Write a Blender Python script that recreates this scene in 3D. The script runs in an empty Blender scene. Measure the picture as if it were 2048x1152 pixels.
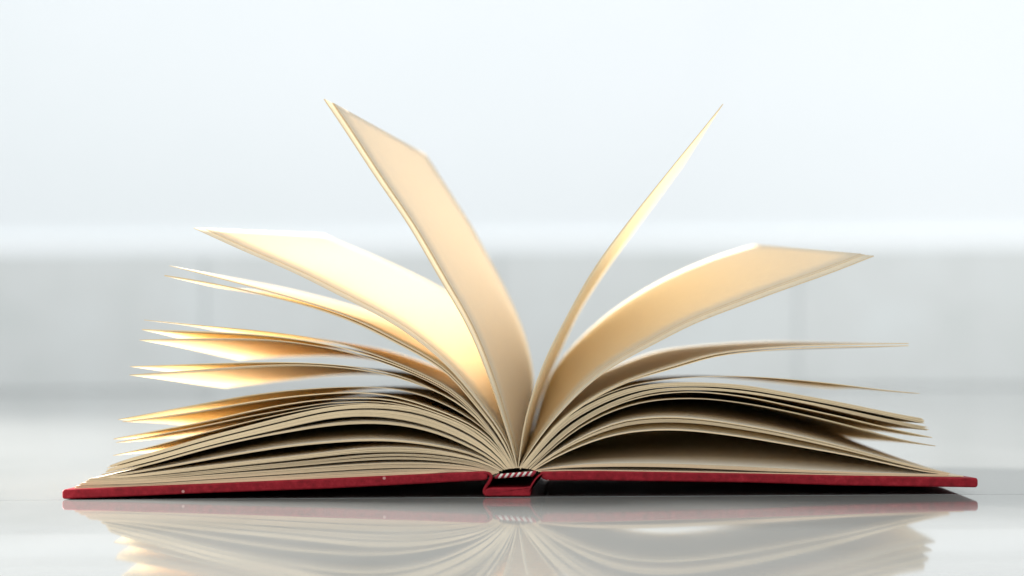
import bpy, bmesh, math, random
import numpy as np
from mathutils import Vector

random.seed(7)
rng = np.random.default_rng(11)
scene = bpy.context.scene
C = scene.collection

# ------------------------------------------------------------------ camera
S = 1.75e-4          # metres per photograph pixel in the plane of the book's near edge
DIST = 0.70          # lens to near edge of the book
HZ = 745.0           # horizon row of the photograph
CAMH = (993.0 - HZ) * S
ROLL = math.radians(0.34)
PAGE_H = 0.205       # height of a page (runs away from the camera)
YAW = 31 * S / PAGE_H    # the book is turned by about 1.5 degrees

cam_d = bpy.data.cameras.new('camera')
cam = bpy.data.objects.new('camera', cam_d); C.objects.link(cam)
cam.location = (0, -DIST, CAMH)
cam.rotation_euler = (math.radians(90), ROLL, 0)
cam_d.sensor_width = 36.0
cam_d.lens = 36.0 * DIST / (2048 * S)
cam_d.shift_y = (HZ - 576.0) / 2048.0
cam_d.clip_start = 0.02
cam_d.clip_end = 60
cam_d.dof.use_dof = True
cam_d.dof.focus_distance = DIST
cam_d.dof.aperture_fstop = cam_d.lens / (47 * S * 1000)
scene.camera = cam

# ------------------------------------------------------------------ light
world = bpy.data.worlds.new('World'); scene.world = world
world.use_nodes = True
bg = world.node_tree.nodes['Background']
bg.inputs['Color'].default_value = (0.95, 0.985, 1.0, 1)
bg.inputs['Strength'].default_value = 1.06

def area_lamp(name, loc, target, sx, sy, power, color):
    l = bpy.data.lights.new(name, 'AREA')
    l.shape = 'RECTANGLE'; l.size = sx; l.size_y = sy
    l.energy = power; l.color = color
    o = bpy.data.objects.new(name, l); C.objects.link(o)
    o.location = loc
    o.rotation_euler = (Vector(target) - Vector(loc)).to_track_quat('-Z', 'Y').to_euler()
    return o
area_lamp('key_lamp', (-1.24, 0.60, 0.68), (-0.02, 0.10, 0.07), 0.55, 0.55, 128.0, (1.0, 0.98, 0.95))
area_lamp('wall_fill_light', (0.0, 3.0, 1.0), (0, 4.7, 0.86), 5.0, 0.25, 19.5, (0.965, 0.975, 1.0))  # added light out of view, only brightens the back wall

scene.view_settings.view_transform = 'Standard'
scene.view_settings.look = 'None'
scene.view_settings.exposure = 0.0
scene.view_settings.gamma = 1.0
scene.view_settings.use_curve_mapping = False
scene.cycles.max_bounces = 20
scene.cycles.diffuse_bounces = 12
scene.cycles.glossy_bounces = 6
scene.cycles.transmission_bounces = 16
scene.cycles.use_denoising = True
scene.cycles.sample_clamp_indirect = 8.0

# ------------------------------------------------------------------ materials
def new_mat(name):
    m = bpy.data.materials.new(name); m.use_nodes = True
    nt = m.node_tree; nt.nodes.clear()
    out = nt.nodes.new('ShaderNodeOutputMaterial')
    return m, nt, out

def noise(nt, coord, scale, detail=4, rough=0.55, stretch=None):
    n = nt.nodes.new('ShaderNodeTexNoise')
    n.inputs['Scale'].default_value = scale
    n.inputs['Detail'].default_value = detail
    n.inputs['Roughness'].default_value = rough
    if stretch:
        mp = nt.nodes.new('ShaderNodeMapping'); mp.inputs['Scale'].default_value = stretch
        nt.links.new(coord, mp.inputs['Vector']); coord = mp.outputs['Vector']
    nt.links.new(coord, n.inputs['Vector'])
    return n.outputs['Fac']

def ramp(nt, fac, stops):
    r = nt.nodes.new('ShaderNodeValToRGB')
    el = r.color_ramp.elements
    el[0].position, el[0].color = stops[0][0], (*stops[0][1], 1)
    el[1].position, el[1].color = stops[-1][0], (*stops[-1][1], 1)
    for p, c in stops[1:-1]:
        e = el.new(p); e.color = (*c, 1)
    nt.links.new(fac, r.inputs['Fac'])
    return r.outputs['Color']

def paper_mat(name, refl, trans, mix, tone=0.0):
    m, nt, out = new_mat(name)
    tc = nt.nodes.new('ShaderNodeTexCoord').outputs['Object']
    fac = noise(nt, tc, 900, 3, 0.6)
    dif = nt.nodes.new('ShaderNodeBsdfDiffuse')
    tr = nt.nodes.new('ShaderNodeBsdfTranslucent')
    c1 = ramp(nt, fac, [(0.3, tuple(v * 0.95 for v in refl)), (0.7, refl)])
    if tone:
        oi = nt.nodes.new('ShaderNodeObjectInfo')
        mr = nt.nodes.new('ShaderNodeMapRange'); mr.inputs['To Min'].default_value = 1 - tone; mr.inputs['To Max'].default_value = 1.0
        nt.links.new(oi.outputs['Random'], mr.inputs['Value'])
        vm = nt.nodes.new('ShaderNodeVectorMath'); vm.operation = 'SCALE'
        nt.links.new(c1, vm.inputs[0]); nt.links.new(mr.outputs[0], vm.inputs['Scale']); c1 = vm.outputs[0]
    c2 = ramp(nt, noise(nt, tc, 260, 4, 0.6), [(0.3, tuple(v * 0.94 for v in trans)), (0.7, trans)])
    nt.links.new(c1, dif.inputs['Color']); nt.links.new(c2, tr.inputs['Color'])
    mx = nt.nodes.new('ShaderNodeMixShader'); mx.inputs[0].default_value = mix
    nt.links.new(dif.outputs[0], mx.inputs[1]); nt.links.new(tr.outputs[0], mx.inputs[2])
    bp = nt.nodes.new('ShaderNodeBump'); bp.inputs['Strength'].default_value = 0.10
    bp.inputs['Distance'].default_value = 0.0002
    nt.links.new(fac, bp.inputs['Height'])
    nt.links.new(bp.outputs[0], dif.inputs['Normal'])
    nt.links.new(mx.outputs[0], out.inputs['Surface'])
    return m
M_PAGE = paper_mat('cream_paper', (0.955, 0.897, 0.775), (0.985, 0.885, 0.67), 0.43)
M_EDGE = paper_mat('cut_paper_edge', (0.96, 0.76, 0.485), (0.9, 0.8, 0.6), 0.0, 0.26)
M_ENDPAPER = paper_mat('endpaper', (0.82, 0.74, 0.60), (0.9, 0.74, 0.5), 0.2)

def cloth_mat():
    m, nt, out = new_mat('red_book_cloth')
    tc = nt.nodes.new('ShaderNodeTexCoord').outputs['Object']
    b = nt.nodes.new('ShaderNodeBsdfPrincipled')
    col = ramp(nt, noise(nt, tc, 420, 6, 0.65), [(0.30, (0.20, 0.007, 0.013)), (0.52, (0.31, 0.010, 0.020)), (0.78, (0.42, 0.026, 0.038))])
    # worn specks where the cloth's dye is rubbed off
    v = nt.nodes.new('ShaderNodeTexVoronoi'); v.inputs['Scale'].default_value = 85
    nt.links.new(tc, v.inputs['Vector'])
    sp = nt.nodes.new('ShaderNodeMath'); sp.operation = 'LESS_THAN'; sp.inputs[1].default_value = 0.045
    nt.links.new(v.outputs['Distance'], sp.inputs[0])
    mx = nt.nodes.new('ShaderNodeMix'); mx.data_type = 'RGBA'
    nt.links.new(sp.outputs[0], mx.inputs['Factor']); nt.links.new(col, mx.inputs['A'])
    mx.inputs['B'].default_value = (0.62, 0.30, 0.28, 1)
    nt.links.new(mx.outputs['Result'], b.inputs['Base Color'])
    b.inputs['Roughness'].default_value = 0.55
    b.inputs['Specular IOR Level'].default_value = 0.2
    w = nt.nodes.new('ShaderNodeTexNoise'); w.inputs['Scale'].default_value = 1500; w.inputs['Detail'].default_value = 2
    nt.links.new(tc, w.inputs['Vector'])
    bp = nt.nodes.new('ShaderNodeBump'); bp.inputs['Strength'].default_value = 0.45; bp.inputs['Distance'].default_value = 0.0003
    nt.links.new(w.outputs['Fac'], bp.inputs['Height']); nt.links.new(bp.outputs[0], b.inputs['Normal'])
    nt.links.new(b.outputs[0], out.inputs['Surface'])
    return m
M_CLOTH = cloth_mat()

def plain_mat(name, a, b_, scale, rough=0.7, spec=0.3):
    m, nt, out = new_mat(name)
    tc = nt.nodes.new('ShaderNodeTexCoord').outputs['Object']
    b = nt.nodes.new('ShaderNodeBsdfPrincipled')
    nt.links.new(ramp(nt, noise(nt, tc, scale, 5, 0.6), [(0.3, a), (0.7, b_)]), b.inputs['Base Color'])
    b.inputs['Roughness'].default_value = rough
    b.inputs['Specular IOR Level'].default_value = spec
    nt.links.new(b.outputs[0], out.inputs['Surface'])
    return m
M_RED_THREAD = plain_mat('red_thread', (0.30, 0.012, 0.03), (0.42, 0.03, 0.05), 2500)
M_WHITE_THREAD = plain_mat('white_thread', (0.72, 0.68, 0.62), (0.85, 0.82, 0.76), 2500)
M_GLUE = plain_mat('spine_lining', (0.30, 0.25, 0.19), (0.45, 0.38, 0.28), 600)
M_WALL = plain_mat('white_wall', (0.85, 0.885, 0.895), (0.885, 0.91, 0.93), 0.8, 0.8, 0.2)
M_TRIM = plain_mat('white_trim', (0.88, 0.91, 0.915), (0.90, 0.925, 0.935), 2, 0.5, 0.3)
M_JOINT = plain_mat('joint', (0.70, 0.72, 0.72), (0.76, 0.78, 0.78), 60)

def tile_mat():
    m, nt, out = new_mat('grey_wall_tile')
    tc = nt.nodes.new('ShaderNodeTexCoord').outputs['Object']
    b = nt.nodes.new('ShaderNodeBsdfPrincipled')
    nt.links.new(ramp(nt, noise(nt, tc, 3.2, 4, 0.6), [(0.28, (0.63, 0.66, 0.645)), (0.5, (0.685, 0.705, 0.695)), (0.72, (0.715, 0.745, 0.74))]), b.inputs['Base Color'])
    b.inputs['Roughness'].default_value = 0.35
    nt.links.new(b.outputs[0], out.inputs['Surface'])
    return m
M_TILE = tile_mat()

def table_mat(name, k):
    m, nt, out = new_mat(name)
    tc = nt.nodes.new('ShaderNodeTexCoord').outputs['Object']
    b = nt.nodes.new('ShaderNodeBsdfPrincipled')
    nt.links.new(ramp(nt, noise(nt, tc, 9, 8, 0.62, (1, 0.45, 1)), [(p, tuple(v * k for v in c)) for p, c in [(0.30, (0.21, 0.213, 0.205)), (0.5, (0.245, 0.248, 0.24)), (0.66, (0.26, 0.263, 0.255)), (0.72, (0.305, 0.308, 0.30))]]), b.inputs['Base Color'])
    b.inputs['IOR'].default_value = 1.13
    rr = nt.nodes.new('ShaderNodeMapRange'); rr.inputs['From Min'].default_value = 0.35; rr.inputs['From Max'].default_value = 0.7
    rr.inputs['To Min'].default_value = 0.018; rr.inputs['To Max'].default_value = 0.06
    nt.links.new(noise(nt, tc, 22, 6, 0.65, (1, 0.3, 1)), rr.inputs['Value']); nt.links.new(rr.outputs[0], b.inputs['Roughness'])
    bp = nt.nodes.new('ShaderNodeBump'); bp.inputs['Strength'].default_value = 0.02; bp.inputs['Distance'].default_value = 0.0004
    nt.links.new(noise(nt, tc, 14, 2, 0.5), bp.inputs['Height']); nt.links.new(bp.outputs[0], b.inputs['Normal'])
    nt.links.new(b.outputs[0], out.inputs['Surface'])
    return m
M_TABLE = table_mat('polished_pale_stone', 1.0)
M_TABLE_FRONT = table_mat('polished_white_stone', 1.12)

# ------------------------------------------------------------------ helpers
CR, SR = math.cos(ROLL), math.sin(ROLL)
def P(px, py, y=0.0):
    """photograph pixel -> (x, z) in metres in the upright plane at depth y"""
    dx, dy = px - 1024.0, HZ - py
    k = S * (DIST + y) / DIST
    return np.array([(dx * CR + dy * SR) * k, CAMH + (-dx * SR + dy * CR) * k])

def obj(name, verts, faces, mat, parent=None, smooth=False):
    me = bpy.data.meshes.new(name)
    me.from_pydata([tuple(v) for v in verts], [], faces)
    me.materials.append(mat)
    if smooth:
        for p in me.polygons: p.use_smooth = True
    me.update()
    o = bpy.data.objects.new(name, me); C.objects.link(o)
    if parent: o.parent = parent
    return o

def box(name, x0, x1, y0, y1, z0, z1, mat, parent=None, bevel=0.0):
    bm = bmesh.new()
    bmesh.ops.create_cube(bm, size=1)
    for v in bm.verts:
        v.co = Vector((x0 + (v.co.x + .5) * (x1 - x0), y0 + (v.co.y + .5) * (y1 - y0), z0 + (v.co.z + .5) * (z1 - z0)))
    if bevel:
        bmesh.ops.bevel(bm, geom=bm.edges[:], offset=bevel, segments=2, affect='EDGES', profile=0.5)
    me = bpy.data.meshes.new(name); bm.to_mesh(me); bm.free(); me.materials.append(mat)
    o = bpy.data.objects.new(name, me); C.objects.link(o)
    if parent: o.parent = parent
    return o

def catmull(pts, n):
    """smooth curve through pts, n samples evenly spaced along its length"""
    p = np.array(pts, float)
    p = np.vstack([2 * p[0] - p[1], p, 2 * p[-1] - p[-2]])
    out = []
    for i in range(1, len(p) - 2):
        p0, p1, p2, p3 = p[i - 1], p[i], p[i + 1], p[i + 2]
        t0 = 0; t1 = t0 + np.linalg.norm(p1 - p0) ** .5 + 1e-9; t2 = t1 + np.linalg.norm(p2 - p1) ** .5 + 1e-9; t3 = t2 + np.linalg.norm(p3 - p2) ** .5 + 1e-9
        for t in np.linspace(t1, t2, 16, endpoint=False):
            a1 = (t1 - t) / (t1 - t0) * p0 + (t - t0) / (t1 - t0) * p1
            a2 = (t2 - t) / (t2 - t1) * p1 + (t - t1) / (t2 - t1) * p2
            a3 = (t3 - t) / (t3 - t2) * p2 + (t - t2) / (t3 - t2) * p3
            b1 = (t2 - t) / (t2 - t0) * a1 + (t - t0) / (t2 - t0) * a2
            b2 = (t3 - t) / (t3 - t1) * a2 + (t - t1) / (t3 - t1) * a3
            out.append((t2 - t) / (t2 - t1) * b1 + (t - t1) / (t2 - t1) * b2)
    out.append(p[-2])
    out = np.array(out)
    # even out the hand-traced wobble, then resample by length
    def resample(c, n):
        l = np.concatenate([[0], np.cumsum(np.linalg.norm(np.diff(c, axis=0), axis=1))])
        u = np.linspace(0, l[-1], n)
        return np.stack([np.interp(u, l, c[:, 0]), np.interp(u, l, c[:, 1])], 1)
    c = resample(out, 120)
    for _ in range(30):
        c[1:-1] = 0.25 * c[:-2] + 0.5 * c[1:-1] + 0.25 * c[2:]
    return resample(c, n)

NU, NV = 34, 9
book = bpy.data.objects.new('open_book', None); C.objects.link(book)
book['label'] = 'open red hardcover book with cream pages fanned out on the glossy table'
book['category'] = 'book'

def leaf(near, far_tip=None, thick=0.00024, name='page', mat=None, wave=0.0006, far_lift=0.0, smooth_far=None, droop=0.0, bulge=0.0, setback=0.0):
    """near: traced curve root..tip in pixels (or an (n,2) array in metres); far_tip: pixel of the far corner"""
    if isinstance(near, np.ndarray): a = near
    else: a = catmull([P(*q) for q in near], NU)
    root, tip = a[0], a[-1]
    rootf = root + np.array([YAW * PAGE_H, 0.0])
    if smooth_far is not None:
        b = catmull([rootf] + [P(*q, PAGE_H) for q in smooth_far], NU)
    else:
        if far_tip is not None: tf = P(*far_tip, PAGE_H)
        else: tf = tip + np.array([YAW * PAGE_H, far_lift])
        v0, v1 = tip - root, tf - rootf
        v1 = v1 / np.linalg.norm(v1) * np.linalg.norm(v0) * (0.5 + 0.5 * np.linalg.norm(v1) / np.linalg.norm(v0))
        z = complex(*v1) / complex(*v0)
        q = (a - root)
        w = (q[:, 0] + 1j * q[:, 1]) * z
        b = np.stack([w.real, w.imag], 1) + rootf
    ph = rng.uniform(0, 6.28, 3)
    grid = np.zeros((NV, NU, 3))
    us = np.linspace(0, 1, NU)
    tang = np.gradient(a, axis=0); tang /= np.linalg.norm(tang, axis=1)[:, None]
    nrm = np.stack([-tang[:, 1], tang[:, 0]], 1)
    for j in range(NV):
        t = setback / PAGE_H + (1 - setback / PAGE_H) * j / (NV - 1)
        c = a * (1 - t) + b * t
        wv = wave * us ** 2 * (math.sin(t * 5.2 + ph[0]) - math.sin(ph[0])) * (0.6 + 0.4 * np.sin(us * 3 + ph[1]))
        c = c + nrm * wv[:, None]
        c[:, 1] += bulge * np.sin(np.pi * us ** 1.4) ** 0.8 * t ** 0.8
        grid[j, :, 0] = c[:, 0]; grid[j, :, 1] = t * PAGE_H; grid[j, :, 2] = np.maximum(c[:, 1], 0.0012) - droop * us * t
    du = np.gradient(grid, axis=1); dv = np.gradient(grid, axis=0)
    n = np.cross(du, dv); n /= np.linalg.norm(n, axis=2)[:, :, None] + 1e-12
    th = thick * np.linspace(1, 1, NU)[None, :, None] * 0.5
    top = (grid + n * th).reshape(-1, 3); bot = (grid - n * th).reshape(-1, 3)
    verts = np.vstack([top, bot]); N = NU * NV
    f = []
    for j in range(NV - 1):
        for i in range(NU - 1):
            k = j * NU + i
            f.append((k, k + 1, k + NU + 1, k + NU))
            f.append((N + k, N + k + NU, N + k + NU + 1, N + k + 1))
    nf = len(f)
    for i in range(NU - 1):
        f.append((i, N + i, N + i + 1, i + 1))
        k = (NV - 1) * NU + i
        f.append((k, k + 1, N + k + 1, N + k))
    for j in range(NV - 1):
        k = j * NU
        f.append((k, k + NU, N + k + NU, N + k))
        k = j * NU + NU - 1
        f.append((k, N + k, N + k + NU, k + NU))
    o = obj(name, verts, f, mat or M_PAGE, book)
    o.data.materials.append(M_EDGE)
    for i, p in enumerate(o.data.polygons):
        p.use_smooth = i < nf
        p.material_index = 0 if i < nf else 1
    return o

def bundle(top, bot, n, thick=0.00024, jitter=0.32, tipj=4.0, far_lift=0.0, **kw):
    """n leaves evenly between two traced curves"""
    A = catmull([P(*q) for q in top], NU); B = catmull([P(*q) for q in bot], NU)
    for i in range(n):
        f = (i + 0.5) / n + rng.uniform(-jitter, jitter) / n
        c = A * (1 - f) + B * f
        d = (c[-1] - c[-2]); d /= np.linalg.norm(d)
        ext = rng.uniform(-tipj, tipj) * S
        c = c + np.linspace(0, 1, NU)[:, None] ** 3 * d[None] * ext
        leaf(c, thick=thick, far_lift=far_lift + rng.uniform(-1, 1) * 0.0004, **kw)

# ------------------------------------------------------------------ setting
def setting(o, label=None):
    o['kind'] = 'structure'
    return o
WALL_Y = 4.7
table = setting(bpy.data.objects.new('table', None)); C.objects.link(table)
J = 0.0005
ys = [WALL_Y, -0.0042, -0.147, -0.234, -0.62]
for k in range(4):
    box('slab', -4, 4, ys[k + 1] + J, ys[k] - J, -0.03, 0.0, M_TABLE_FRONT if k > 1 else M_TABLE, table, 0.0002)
box('joint_filler', -4, 4, -0.62, WALL_Y, -0.032, -0.00015, M_JOINT, table)

zt = P(1024, 506, WALL_Y + DIST - DIST)[1]
wall = setting(bpy.data.objects.new('wall', None)); C.objects.link(wall)
wall.location = (0, WALL_Y, 0)
box('plaster', -4, 4, 0.015, 0.2, zt, 4.0, M_WALL, wall)
x_seams = [P(410, 600, WALL_Y)[0], P(1595, 600, WALL_Y)[0]]
step = (x_seams[1] - x_seams[0]) / 2
xs = [x_seams[0] + step * k for k in range(-5, 8)]
for k in range(len(xs) - 1):
    box('tile', xs[k] + 0.003, xs[k + 1] - 0.003, 0.0, 0.012, 0.002, zt - 0.002, M_TILE, wall, 0.002)
box('tile_backing', -4, 4, 0.009, 0.2, -0.03, zt, M_JOINT, wall)
box('trim', -4, 4, 0.004, 0.03, zt, zt + 0.055, M_TRIM, wall, 0.002)

# ------------------------------------------------------------------ cover
Y0, Y1 = -0.0028, PAGE_H + 0.003
def extrude(name, poly, mat, parent, warp=None, ny=2, y0=Y0, y1=Y1, smooth=False):
    """poly: closed outline of (x, z) in metres in the near plane, run back from y0 to y1"""
    poly = np.array(poly); n = len(poly)
    verts, faces = [], []
    e = 0.0005
    rows = [(y0, e), (y0 + e * .35, e * .35), (y0 + e, 0)] + [(y, 0) for y in np.linspace(y0, y1, ny + 1)[1:-1]] + [(y1, 0)]
    cen = poly.mean(0)
    nx = np.roll(poly, -1, 0) - np.roll(poly, 1, 0)
    nn = np.stack([nx[:, 1], -nx[:, 0]], 1); nn /= np.linalg.norm(nn, axis=1)[:, None] + 1e-12
    area = 0.5 * np.sum(poly[:, 0] * np.roll(poly[:, 1], -1) - np.roll(poly[:, 0], -1) * poly[:, 1])
    if area < 0: nn = -nn
    for y, ins in rows:
        q = poly - nn * ins
        for x, z in q:
            dz = warp(x, (y - y0) / (y1 - y0)) if warp else 0
            verts.append((x + YAW * (y - y0), y, max(z + dz, 0.00015)))
    R = len(rows)
    for r in range(R - 1):
        for i in range(n):
            j = (i + 1) % n
            q = (r * n + i, r * n + j, (r + 1) * n + j, (r + 1) * n + i)
            faces.append(q if area > 0 else q[::-1])
    faces.append(tuple(range(n))[::-1] if area > 0 else tuple(range(n)))
    faces.append(tuple((R - 1) * n + i for i in range(n)) if area > 0 else tuple((R - 1) * n + i for i in range(n))[::-1])
    o = obj(name, verts, faces, mat, parent)
    bm = bmesh.new(); bm.from_mesh(o.data); bmesh.ops.recalc_face_normals(bm, faces=bm.faces[:]); bm.to_mesh(o.data); bm.free()
    if smooth:
        for p in o.data.polygons: p.use_smooth = len(p.vertices) == 4
    return o

def rounded(outline, r, seg=4, only=None):
    """round the corners of a closed outline (metres)"""
    pts = [np.array(p) for p in outline]; out = []; n = len(pts)
    for i in range(n):
        p = pts[i]; a = pts[i - 1] - p; b = pts[(i + 1) % n] - p
        rr = r if (only is None or i in only) else 0
        if rr == 0: out.append(p); continue
        la, lb = np.linalg.norm(a), np.linalg.norm(b)
        k = min(rr, la * .48, lb * .48)
        s, e = p + a / la * k, p + b / lb * k
        for t in np.linspace(0, 1, seg + 1):
            out.append((1 - t) ** 2 * s + 2 * t * (1 - t) * p + t * t * e)
    return out

def PB(px, py): return P(px, py, Y0)

left_top = [(124, 979), (200, 976), (400, 968), (650, 957), (850, 948), (975, 942)]
left_bot = [(975, 960), (850, 967), (650, 977.5), (410, 986), (292, 991.5), (124, 998.5)]
n_t = len(left_top)
xl0, xl1 = PB(124, 950)[0], PB(975, 950)[0]
def lwarp(x, t):
    return -0.0024 * min(max((x - xl0) / (xl1 - xl0), 0), 1) * (1 - (1 - t) ** 2)
lb = extrude('cover_board', rounded([PB(*p) for p in left_top + left_bot], 0.0012, 5, {0, n_t - 1, n_t, 2 * n_t - 1}), M_CLOTH, book, warp=lwarp, ny=10)
right_top = [(1079, 943), (1200, 942), (1500, 947), (1690, 951), (1925, 955), (1956, 955.5)]
right_bot = [(1956, 975), (1690, 971), (1500, 965), (1200, 961), (1095, 961), (1082, 957)]
xr0, xr1 = PB(1085, 950)[0], PB(1956, 950)[0]
drop = PB(1956, 975)[1] - 0.0002
def rwarp(x, t):
    u = min(max((x - xr0) / (xr1 - xr0), 0), 1)
    return -drop * (0.85 + 0.15 * u) * (1 - (1 - t) ** 2)
rb = extrude('cover_board', rounded([PB(*p) for p in right_top + right_bot], 0.0012, 5, {0, n_t - 1, n_t, 2 * n_t - 1}), M_CLOTH, book, warp=rwarp, ny=10)
sp = extrude('spine_panel', rounded([PB(*p) for p in [(970, 978), (982, 975.5), (1052, 975), (1062, 972), (1061, 992.6), (975, 993), (969, 988)]], 0.0008, 3), M_CLOTH, book)

def ribbon(name, pts, th, mat, y0=Y0, warp=None):
    c = catmull([PB(*p) for p in pts], 22)
    t = np.gradient(c, axis=0); t /= np.linalg.norm(t, axis=1)[:, None]
    n = np.stack([-t[:, 1], t[:, 0]], 1)
    poly = list(c + n * th / 2) + list((c - n * th / 2)[::-1])
    return extrude(name, poly, mat, book, y0=y0, warp=warp, ny=8)
ribbon('hinge_cloth', [(966, 947), (976, 947), (982, 953), (978, 964), (970, 976), (968, 985), (974, 991)], 0.0011, M_CLOTH)
ribbon('hinge_cloth', [(1057, 988), (1061, 978), (1066, 968), (1074, 957), (1082, 950), (1092, 947)], 0.0010, M_CLOTH,
       warp=lambda x, t: rwarp(x, t) * min(max((x - PB(1058, 980)[0]) / (PB(1086, 950)[0] - PB(1058, 980)[0]), 0), 1))

# glued back of the page block with its two-colour headband
ribbon('spine_lining', [(986, 952), (1005, 953), (1030, 950.5), (1052, 947.5), (1072, 945)], 0.0012, M_GLUE, 0.0006)
hb_a, hb_b = P(992, 952.5), P(1069, 946.5)
hb = bpy.data.objects.new('headband', None); C.objects.link(hb); hb.parent = book
def cord(name, a, b, r, y, mat, parent, n=10, seg=10, twist=0.0):
    verts, faces = [], []
    a = np.array([a[0], y, a[1]]); b = np.array([b[0], y, b[1]])
    ax = (b - a) / np.linalg.norm(b - a); up = np.array([0, 0, 1.0]); side = np.cross(ax, up); side /= np.linalg.norm(side); up = np.cross(side, ax)
    for i in range(n):
        t = i / (n - 1); rr = r * (0.62 + 0.38 * math.sin(math.pi * t) ** .6)
        for k in range(seg):
            an = 2 * math.pi * k / seg
            verts.append(a + (b - a) * t + ax * twist * math.sin(an) + rr * (math.cos(an) * side + math.sin(an) * up))
    for i in range(n - 1):
        for k in range(seg):
            faces.append((i * seg + k, i * seg + (k + 1) % seg, (i + 1) * seg + (k + 1) % seg, (i + 1) * seg + k))
    faces.append(tuple(range(seg))); faces.append(tuple((n - 1) * seg + k for k in range(seg))[::-1])
    return obj(name, verts, faces, mat, parent, True)
NB = 13
hd = hb_b - hb_a
for k in range(NB):
    a = hb_a + hd * k / NB; b = hb_a + hd * (k + 1) / NB
    cord('thread', a - hd * .012, b + hd * .012, 0.00084 if k < NB - 1 else 0.0011, -0.0011, (M_RED_THREAD, M_WHITE_THREAD)[k % 2], hb, 7, 12, 0.00055)

# ------------------------------------------------------------------ pages, left side (root first, tip last)
RT = (1034, 936)
L1 = [RT, (1031, 918), (1023, 888), (1008.5, 848), (992, 792), (975.7, 750), (953.5, 692), (924, 631), (890, 574.5), (847, 500), (818, 450.5), (752, 355), (686, 254), (648, 198)]
L1F = [(1064, 761), (1062, 737), (1046, 669), (1025.7, 617), (998.6, 561), (968, 505), (950, 470), (884, 365), (847.6, 308.7)]
leaf(L1, smooth_far=L1F, thick=0.00042, wave=0)
for d in (1.6, 3.0, 4.2):      # set-back sheet against it, with extra sheets added to cut light coming through
    leaf([(x + d, y - 0.3) for x, y in L1], smooth_far=[(x + d, y - 0.3) for x, y in L1F], thick=0.00015, wave=0, setback=0.011 + 0.0012 * (d > 2))
L2 = [(1032, 936), (1026, 912), (1005, 867), (978, 832), (945, 790), (912, 750), (868, 707), (800, 656), (752, 628), (677, 590), (584, 543), (490, 503), (387, 456)]
L2F = [(1052, 800), (1020, 715), (965, 635), (891, 582), (823, 547), (755, 515.6), (688, 488.5), (647, 470)]
leaf(L2, smooth_far=L2F, thick=0.0002, wave=0)
leaf([(x + 0.7, y - 1.3) for x, y in L2], smooth_far=[(x + 0.7, y - 1.3) for x, y in L2F], thick=0.00012, wave=0, setback=0.011)
L4 = [(1030, 936), (1022, 915), (1000, 872), (972, 836), (938, 795), (902, 752), (852, 717), (800, 690), (752, 665), (710, 645), (615, 612), (521, 588.5), (427.5, 567), (329, 551)]
leaf(L4, far_tip=(505, 580), thick=0.00045)
L3 = [(1030.5, 936), (1023, 914), (1001, 870.5), (973.5, 834), (940, 792.5), (905, 749.5), (854, 713), (801, 685), (752, 659), (710, 639), (615, 606), (521, 579), (427.5, 554), (339, 531.5)]
leaf(L3, smooth_far=[(1050, 812), (1000, 742), (930, 695), (850, 660), (790, 640), (733, 621), (688, 607), (620, 589), (550, 573), (490, 562)], thick=0.00022, wave=0)
L5 = [(1029, 936.5), (1020, 917), (995, 878), (957, 829), (905, 780), (856, 754), (800, 729), (752, 711), (677, 686), (552, 665), (427, 653), (340, 645), (288, 640)]
leaf(L5, far_tip=(470, 668), thick=0.00022)
L6 = [(1028.5, 936.5), (1019, 918), (994, 880), (955, 831), (903, 782.5), (854, 757), (798, 732), (750, 715), (677, 693.5), (552, 673), (427, 664), (340, 661), (284, 659)]
leaf(L6, far_tip=(465, 690), thick=0.00034)
L7 = [(1028, 937), (1018, 920), (993, 882), (953, 833.5), (900, 785), (851, 760), (795, 735.5), (748, 719), (677, 700), (552, 680), (427, 677), (340, 678), (279, 680)]
leaf(L7, far_tip=(495, 723), thick=0.0002)
L8 = [(1027, 937), (1017, 921), (992, 885), (948, 830), (886, 789), (845, 769), (800, 752), (748, 739), (646, 727.5), (552, 724.5), (459, 726), (365, 729), (260, 733)]
leaf(L8, far_tip=(440, 752), thick=0.0002)
L9 = [(1026, 937), (1016, 922), (998, 888), (977, 859), (948, 830), (921, 808), (886, 787.5), (845, 772), (800, 756), (748, 744), (646, 731), (552, 729.5), (459, 735), (365, 742.5), (259, 750)]
leaf(L9, far_tip=(452, 774), thick=0.0003)
L10 = [(1024, 937), (1010, 904), (986.7, 875), (959, 849), (923, 826), (887, 806.5), (834, 787), (780, 776), (715, 773.5), (650, 775.5), (574, 781), (487, 792), (410, 806), (310, 825), (236, 839)]
leaf(L10, far_tip=(368, 848), thick=0.0002)
L10b = [(1023, 937), (1008, 907), (985, 881), (950, 853), (908, 833), (867, 817), (824, 802), (769, 789), (715, 785), (650, 787), (574, 794), (487, 806), (410, 820), (310, 835), (245, 843)]
leaf(L10b, far_tip=(372, 852), thick=0.0003)
L11 = [(1022, 937), (1007, 909), (983, 884), (950, 858.5), (905, 838), (867, 823), (824, 809), (771, 798), (715, 796), (650, 798.5), (574, 808), (487, 825), (410, 843), (347, 855), (292, 865), (227, 878)]
leaf(L11, far_tip=(362, 870), thick=0.0003)
L11b = [(1021.5, 937), (1006, 910), (982, 886), (950, 861), (905, 841), (867, 827), (824, 814), (771, 804), (715, 803), (650, 806), (574, 819), (487, 834.5), (410, 851), (347, 863), (292, 874), (232, 885)]
leaf(L11b, far_tip=(366, 872), thick=0.0002)
L12 = [(1021, 937), (1005, 911), (980, 888), (945, 861), (900, 840), (860, 827), (820, 817), (775, 808.5), (715, 807), (650, 812), (574, 826), (487, 845.5), (410, 865), (347, 881), (292, 896), (226, 911)]
leaf(L12, far_tip=(352, 892), thick=0.00022)
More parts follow.
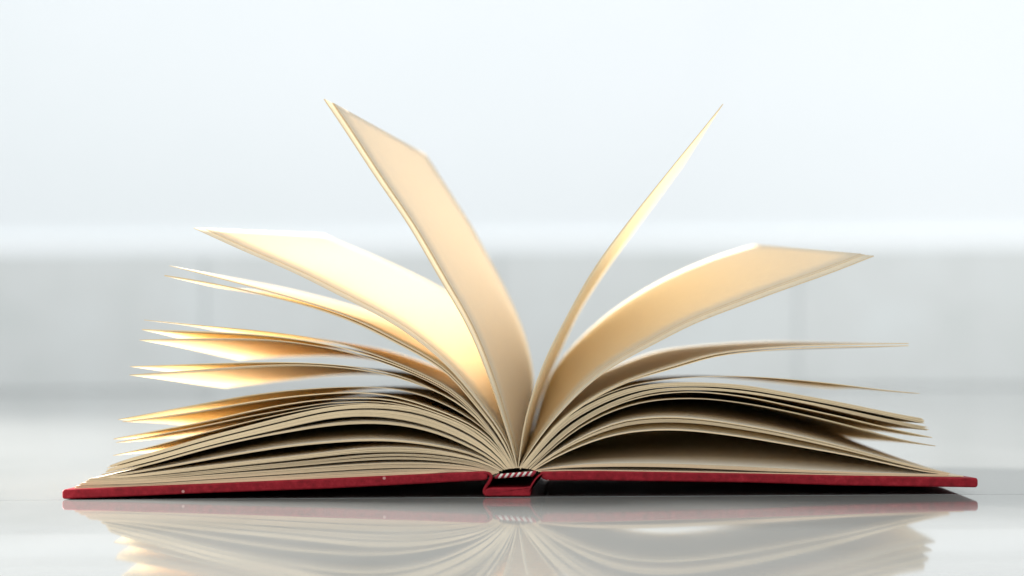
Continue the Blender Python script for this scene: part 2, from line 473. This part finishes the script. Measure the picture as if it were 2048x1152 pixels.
M1t = [(1020, 937), (1005, 912), (977.6, 884), (941, 858), (905, 840.5), (850, 819.5), (780, 808), (715, 808), (650, 815), (574, 831), (487, 853.5), (400, 876), (347, 892), (292, 908), (240, 921), (222, 930)]
M1b = [(1017, 937.5), (1002, 915), (974, 890), (938, 866), (902, 849), (850, 829), (780, 817), (715, 816), (650, 822), (574, 840), (487, 861), (400, 883), (347, 899), (292, 914.5), (240, 927), (218, 935)]
bundle(M1t, M1b, 8, 0.00017, wave=0.0002)
M2t = [(1016, 938), (1000, 917), (972, 893), (936, 870), (900, 853), (850, 833), (780, 820.5), (715, 819), (650, 825.5), (574, 843), (487, 864), (400, 886), (347, 902), (292, 917), (240, 930), (217, 938)]
M2b = [(1012, 938.5), (997, 921), (968, 901), (932, 881), (896, 865), (850, 849), (780, 835), (715, 832), (650, 838), (574, 855), (487, 874), (400, 895), (347, 910), (292, 925), (240, 937), (212, 945)]
bundle(M2t, M2b, 13, 0.00017, wave=0.0002)
M3t = [(1011, 939), (996, 923), (966, 904), (930, 886), (895, 870), (845, 854), (780, 843), (715, 841.5), (650, 847.5), (574, 861), (487, 878), (400, 898), (347, 913), (292, 928.5), (240, 940), (206, 948)]
M3b = [(1008, 939.5), (993, 926), (964, 907), (928, 890), (893, 874), (845, 859), (780, 848.5), (715, 847.5), (650, 853), (574, 865), (487, 881), (400, 902), (347, 917), (292, 932), (240, 943), (204, 951)]
bundle(M3t, M3b, 5, 0.00017, wave=0.0002, bulge=0.0035)
Nt = [(1005, 940), (990, 927), (959, 911), (905, 896.5), (850, 886.5), (780, 879.5), (715, 879.5), (650, 884), (574, 891.5), (487, 905), (410, 918.5), (329, 933.5), (274, 943), (197, 955)]
leaf(Nt, thick=0.00026, wave=0.0002, bulge=0.0068)
leaf([(x - 1 if x > 900 else x, y + 2.0) for x, y in Nt], thick=0.00024, wave=0.0002, bulge=0.0062)
Ot = [(1002, 941), (988, 930), (955, 918), (905, 905.5), (850, 897), (780, 894), (715, 897), (650, 905), (574, 913.6), (487, 923.5), (410, 932), (329, 942), (256, 951), (182, 957)]
Ob = [(999, 942), (985, 932), (955, 922), (905, 912), (850, 906), (780, 904.5), (715, 906.5), (650, 913), (574, 921.5), (487, 930.5), (410, 939.5), (329, 948.5), (256, 955.5), (176, 960)]
bundle(Ot, Ob, 8, 0.00018, wave=0.0002, bulge=0.002)
P1t = [(998, 943), (984, 934), (955, 925), (905, 916), (850, 910), (780, 908.5), (715, 912), (650, 919), (574, 926.5), (487, 934.5), (410, 942.5), (329, 951), (256, 957), (174, 961.5)]
leaf(P1t, thick=0.00026, wave=0.0002); leaf([(x, y + 2.4) for x, y in P1t], thick=0.00026, wave=0.0002)
P2t = [(997, 944), (983, 936.5), (955, 929.5), (905, 921.5), (850, 916.5), (780, 915.5), (715, 918.5), (650, 924), (574, 931), (487, 938.5), (410, 945.5), (329, 953.2), (256, 958.8), (171, 963)]
leaf(P2t, thick=0.00026, wave=0.0002); leaf([(x, y + 2.2) for x, y in P2t], thick=0.00026, wave=0.0002)
Qt = [(995, 946), (980, 939), (955, 934.5), (905, 928.5), (850, 925), (780, 925), (715, 928), (650, 932.5), (574, 938.5), (487, 944.5), (410, 950.5), (329, 957), (256, 961.5), (166, 966)]
Qb = [(992, 947), (978, 943), (955, 940.5), (905, 937.5), (850, 935.5), (780, 936), (715, 939), (650, 943), (574, 948), (487, 954), (410, 959), (329, 964.5), (256, 968), (160, 970)]
bundle(Qt, Qb, 9, 0.00017, wave=0.0001)
Rt = [(990, 947.5), (976, 943.5), (955, 941.5), (905, 939.5), (850, 938), (780, 939), (715, 942), (650, 945.5), (574, 950.5), (487, 956), (410, 961), (329, 966), (256, 969.5), (156, 971.5)]
Rb = [(985, 949), (970, 943), (955, 942.5), (905, 944), (850, 946), (780, 949), (715, 952), (650, 954.5), (574, 958.5), (487, 962.5), (410, 965.8), (329, 969.3), (256, 972), (150, 974.5)]
bundle(Rt, Rb, 8, 0.00017, wave=0.0, tipj=5)
leaf([(986, 949), (970, 941.2), (850, 946.8), (650, 955.8), (400, 966.8), (200, 974.6), (148, 976.2)], thick=0.0003, name='endpaper', mat=M_ENDPAPER, wave=0)

# ------------------------------------------------------------------ pages, right side
R1 = [(1036, 936), (1040, 905), (1047, 852), (1060, 803), (1081, 741), (1103, 691), (1131, 638), (1175, 557), (1210, 505), (1244, 460), (1280, 413.6), (1325, 358), (1370, 302), (1402, 263.5), (1446, 208)]
leaf(R1, smooth_far=[(1076, 810), (1091, 769), (1109, 726), (1131, 679), (1156, 626), (1200, 557), (1269, 460), (1291, 430.6), (1325, 385), (1368, 326)], thick=0.0003, wave=0)
R2 = [(1038, 936), (1043, 928), (1060, 902), (1089, 861), (1122, 823), (1158.5, 785), (1199.5, 750), (1250, 718), (1312, 686), (1385, 648), (1475, 613.5), (1565.7, 579.6), (1656, 548), (1747.5, 512)]
R2F = [(1086, 795), (1103, 750), (1125, 719), (1156, 685), (1219, 629), (1312, 569), (1406, 525), (1460, 506), (1510, 491)]
leaf(R2, smooth_far=R2F, thick=0.00034, wave=0)
for d in (1.4, 2.4):
    leaf([(x - 0.6 * d, y - d) for x, y in R2], smooth_far=[(x - 0.6 * d, y - d) for x, y in R2F], thick=0.00014, wave=0, setback=0.012 + 0.004 * (d > 2))
R3 = [(1040, 936), (1047, 928), (1064, 908), (1089, 874), (1122, 841), (1158.5, 812), (1202, 786), (1260, 759), (1344, 733.5), (1430, 708), (1520, 697.5), (1600, 692), (1700, 689), (1817, 687)]
leaf(R3, smooth_far=[(1092, 820), (1130, 785), (1180, 755), (1231, 733), (1312, 703), (1375, 694), (1512, 684), (1600, 684), (1668, 686)], thick=0.0003, wave=0)
leaf([(x, y + (4.5 if x > 1300 else 2.5)) for x, y in R3], far_tip=(1664, 694), thick=0.0003, wave=0.0002)
R4 = [(1042, 936), (1050, 927), (1075, 893), (1111, 849), (1148, 820), (1202, 792), (1250, 774), (1298, 763.5), (1352, 757), (1439, 752), (1526, 754.5), (1602, 760.5), (1667, 767), (1758, 779), (1839, 787)]
leaf(R4, far_tip=(1660, 780), thick=0.00018)
S1t = [(1044, 936), (1052, 926), (1075, 896), (1111, 853), (1147.6, 825), (1202, 797), (1243, 780), (1298, 768.5), (1352, 764.5), (1417, 765), (1500, 771), (1537, 778), (1624, 794), (1690, 806), (1780, 825), (1846, 837)]
S1b = [(1050, 937), (1058, 927), (1080, 902), (1115, 862.5), (1152, 835), (1204, 807), (1245, 790), (1300, 776), (1352, 772.5), (1417, 772.5), (1500, 779.5), (1537, 786), (1624, 801), (1690, 814), (1780, 832.5), (1850, 847)]
bundle(S1t, S1b, 9, 0.00016, wave=0.0004, far_lift=-0.0026)
S3t = [(1051, 937), (1060, 928), (1082, 904.5), (1118, 868), (1155, 840), (1206, 811.5), (1247, 794.5), (1300, 779), (1352, 775), (1417, 775.5), (1500, 783), (1537, 789.5), (1624, 805), (1690, 819), (1780, 839), (1852, 853)]
S3b = [(1055, 937.5), (1063, 930), (1085, 908), (1121, 875), (1158, 847), (1209, 819), (1249, 800.5), (1300, 785), (1352, 780), (1417, 780), (1500, 787), (1537, 793.5), (1624, 809), (1690, 825), (1780, 845), (1859, 862)]
bundle(S3t, S3b, 6, 0.00016, wave=0.0004, far_lift=-0.0030)
S5 = [(1058, 938), (1068, 928), (1093, 902), (1122, 876), (1147.6, 855), (1184, 832), (1243, 805), (1298, 790), (1352, 784), (1395, 783), (1450, 788), (1500, 794.5), (1537, 802), (1624, 821), (1690, 835), (1780, 857), (1864, 875)]
leaf(S5, thick=0.0003, wave=0.0006, far_lift=-0.0036)
S6 = [(1060, 938), (1070, 930), (1089, 911), (1122, 882), (1158.5, 855), (1202, 831.5), (1243, 815), (1298, 801.5), (1352, 797), (1417, 797.5), (1500, 808), (1537, 814.5), (1624, 833), (1690, 849), (1758, 867.5), (1803, 880), (1871, 892)]
leaf(S6, far_tip=(1700, 876), thick=0.00028, wave=0.0008)
T1 = [(1063, 939), (1074, 931), (1089, 917), (1122, 897), (1158.5, 876.5), (1202, 856), (1243, 842), (1298, 835), (1352, 834), (1417, 840), (1500, 853), (1537, 859.5), (1624, 878.5), (1690, 894.5), (1780, 919), (1848, 937), (1900, 947)]
leaf(T1, thick=0.00034, wave=0.0002, bulge=0.0092)
T3 = [(1065, 939.5), (1076, 932), (1091, 919), (1124, 900), (1160, 881), (1204, 863), (1245, 850.5), (1298, 844), (1352, 843), (1417, 848), (1500, 860.5), (1537, 866.5), (1624, 884.5), (1690, 899.5), (1780, 922.5), (1848, 939.5), (1898, 948)]
A_, B_ = np.array(T1), np.array(T3)
for f in (0.55, 0.8, 1.05):
    leaf([tuple(q) for q in A_ * (1 - f) + B_ * f], thick=0.00022, wave=0.0002, bulge=0.0092 - 0.0005 * f)
T4 = [(1067, 940), (1078, 934), (1091, 923), (1122, 908.5), (1158.5, 892), (1202, 876), (1243, 866), (1298, 860), (1352, 859), (1417, 864.5), (1500, 876), (1537, 882), (1624, 897.5), (1690, 909), (1780, 928.5), (1848, 943), (1897, 949)]
leaf(T4, thick=0.0004, wave=0.0002, bulge=0.0086)
U1 = [(1068, 940.5), (1085, 937.5), (1122, 932.5), (1184, 927.5), (1260, 926), (1352, 927.5), (1500, 933.5), (1600, 939), (1690, 943.5), (1780, 946.5), (1893, 949)]
U4 = [(1072, 942), (1085, 939), (1122, 936), (1184, 934), (1260, 933.5), (1352, 935), (1500, 941.5), (1600, 945), (1690, 947.5), (1780, 949.8), (1893, 951)]
bundle(U1, U4, 7, 0.00017, jitter=0.1, wave=0.0, droop=0.0018, bulge=0.0140)
leaf([(1076, 943), (1085, 941.2), (1200, 941), (1500, 945.8), (1690, 949.5), (1927, 952.6)], thick=0.00034, name='endpaper', mat=M_ENDPAPER, wave=0, droop=0.0023)
